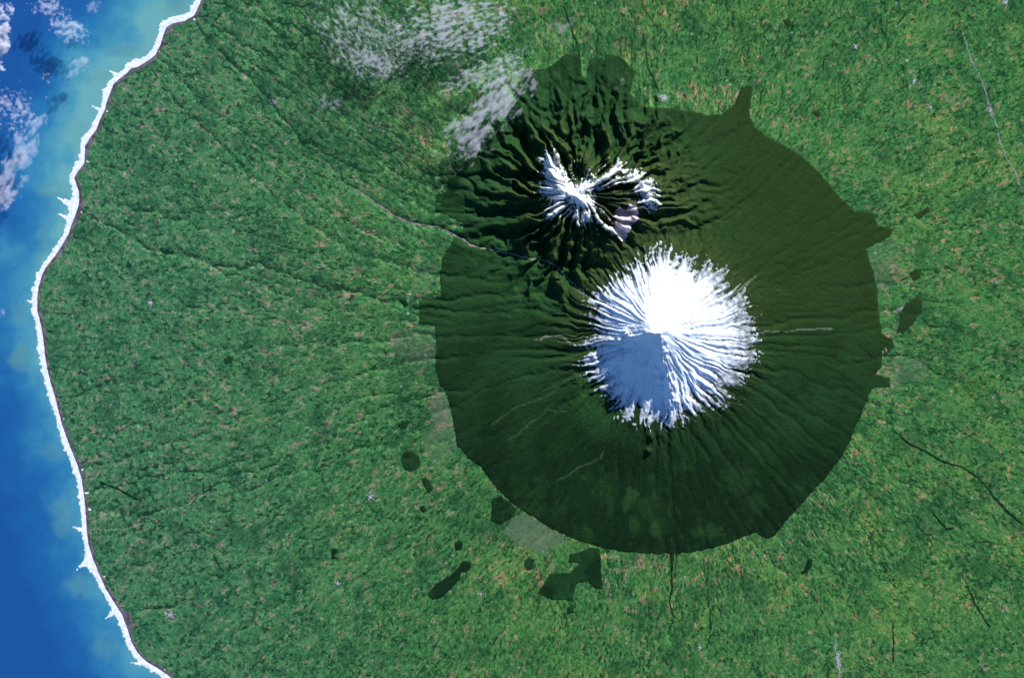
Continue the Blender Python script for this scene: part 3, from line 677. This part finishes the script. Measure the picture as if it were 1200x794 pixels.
# ------------------------------------------------------------------ clouds: closed lumpy bodies filled with thin mist
def cloud_material(name, dens, col=(0.95, 0.95, 1.0)):
    m = bpy.data.materials.new(name); m.use_nodes = True; t = m.node_tree
    t.nodes.remove(t.nodes['Principled BSDF'])
    v = t.nodes.new('ShaderNodeVolumePrincipled'); v.inputs['Density'].default_value = dens
    v.inputs['Color'].default_value = (*col, 1); v.inputs['Anisotropy'].default_value = 0.0
    t.links.new(v.outputs[0], t.nodes['Material Output'].inputs['Volume'])
    return m
def cloud(cxp, cyp, rx, ry, rot, alt, thick, cover, grain, lab, mat, grp, seed, streak=1.0, step=0.7):
    n1 = int(2.6 * rx / step); n2 = int(2.6 * ry / step)
    u = np.linspace(-1.3 * rx, 1.3 * rx, n1); v = np.linspace(-1.3 * ry, 1.3 * ry, n2)
    U, V = np.meshgrid(u, v); c, sn = math.cos(rot), math.sin(rot)
    px = cxp + U * c - V * sn; py = cyp + U * sn + V * c
    q = np.hypot(U / rx, V / ry)
    f = fbm(U / grain / streak, V / grain, 5, seed, 0.60) * 2.1 + fbm(px / (grain * 4), py / (grain * 4), 2, seed + 40) * 0.7 + cover - 0.9 * np.clip(q, 0, 2) ** 2 + 0.3
    t = np.clip(f, 0, None); t = thick * 1.7 * t ** 1.4 / (1.5 + t ** 1.4)
    t[0, :] = t[-1, :] = t[:, 0] = t[:, -1] = 0
    # cells with cloud in them
    on = t > 1.0; t = np.where(on, t, 0)
    cell = anyc(on); jj, ii = np.nonzero(cell)
    if len(jj) == 0: return None
    n = n1; a = jj * n + ii
    qd = np.stack([a, a + n, a + n + 1, a + 1], 1)
    N = U.size
    tf = t.ravel()
    botmap = np.where(tf > 0, np.arange(N) + N, np.arange(N))
    qb = botmap[qd][:, ::-1]
    # pinch: top and bottom share the vertices where the cloud runs out
    allq = np.concatenate([qd, qb])
    xw = ((px - 600) * P).ravel(); yw = ((397 - py) * P).ravel()
    co = np.concatenate([np.stack([xw, yw, alt + tf * 0.65], 1), np.stack([xw, yw, alt - tf * 0.35], 1)])
    uu, inv = np.unique(allq, return_inverse=True)
    ob = raw_mesh('cloud', co[uu], inv.reshape(allq.shape), mat)
    return link(ob, None, lab, 'cloud', grp)
m_cl_sea = cloud_material('sea_cloud_mist', 0.0042)
m_cl_white = cloud_material('thick_cloud_mist', 0.012)
m_cl_land = cloud_material('land_cloud_mist', 0.0027, (0.93, 0.90, 1.0))
GS, GL = 'clouds over the sea', 'clouds over the land'
cloud(2, 42, 12, 40, 0.1, 800, 300, 0.5, 14, 'thick bright cloud cut by the left edge above the sea', m_cl_white, GS, 301)
cloud(58, 8, 26, 18, 0.5, 800, 240, 0.2, 6, 'broken cloud at the top edge over the sea', m_cl_sea, GS, 303)
cloud(82, 34, 26, 17, 0.5, 800, 220, 0.25, 6, 'lacy broken cloud just below the topmost sea cloud', m_cl_sea, GS, 305)
cloud(112, 10, 12, 8, -0.3, 800, 120, 0.0, 9, 'faint round cloud nearest the shore at the top', m_cl_sea, GS, 307)
cloud(92, 76, 22, 11, -0.65, 800, 150, 0.3, 9, 'small grey diagonal cloud over turquoise water near the shore', m_cl_sea, GS, 309, 1.6)
cloud(54, 95, 8, 11, 0.2, 800, 140, 0.0, 6, 'small wispy cloud left of the grey diagonal cloud', m_cl_sea, GS, 311)
cloud(18, 130, 28, 28, -0.4, 800, 220, 0.2, 6, 'patchy broken cloud above the long band near the left edge', m_cl_sea, GS, 313)
cloud(22, 182, 60, 15, -1.05, 800, 220, 0.55, 11, 'long smooth diagonal cloud band at the left edge over the sea', m_cl_sea, GS, 315, 2.0)
cloud(12, 226, 28, 11, -0.75, 800, 200, 0.4, 10, 'short diagonal cloud below the long band', m_cl_sea, GS, 317, 1.6)
cloud(2, 367, 7, 6, 0, 800, 160, 0.2, 8, 'tiny lone cloud at the left edge beside the turquoise plumes', m_cl_sea, GS, 319)
cloud(420, 38, 72, 54, 0.9, 900, 260, 0.02, 4.5, 'mottled grey cloud field left of the brightest land cloud', m_cl_land, GL, 331, 1.8)
cloud(440, 76, 40, 24, 0.4, 900, 260, 0.15, 4.5, 'mottled cloud patch under the left grey cloud field', m_cl_land, GL, 333)
cloud(536, 28, 72, 42, -0.25, 1000, 360, 0.36, 4.5, 'brightest mottled cloud over land at the top edge', m_cl_land, GL, 335, 1.8)
cloud(482, 50, 52, 30, 0.3, 900, 230, 0.02, 4, 'loose flecks of cloud between the two mottled cloud fields', m_cl_land, GL, 337)
cloud(564, 86, 58, 15, -0.45, 1000, 260, 0.3, 4.5, 'narrow mottled cloud row over fields above the mauve band', m_cl_land, GL, 339, 1.8)
cloud(574, 132, 74, 26, -0.85, 1300, 330, 0.5, 7, 'smooth mauve diagonal cloud band at the forest edge', m_cl_land, GL, 341, 2.2)
cloud(552, 172, 22, 13, -0.5, 1300, 200, 0.2, 6, 'small cloud puffs at the lower end of the mauve band', m_cl_land, GL, 343)
cloud(660, 36, 34, 22, 0.1, 1000, 130, -0.1, 9, 'faint veil of cloud over fields north of the forest', m_cl_land, GL, 345)
cloud(726, 94, 8, 6, 0.3, 1200, 110, 0.1, 8, 'tiny faint cloud over the northern forest lobe', m_cl_land, GL, 347)
cloud(384, 120, 24, 11, 0.1, 900, 180, 0.1, 6, 'small pair of faint clouds southwest of the cloud field', m_cl_land, GL, 349)
cloud(600, 76, 26, 18, -0.6, 1100, 200, 0.0, 6, 'broken cloud joining the mauve band to the top fields', m_cl_land, GL, 351)
print('scene built in %.1f s' % (time.time() - T0))
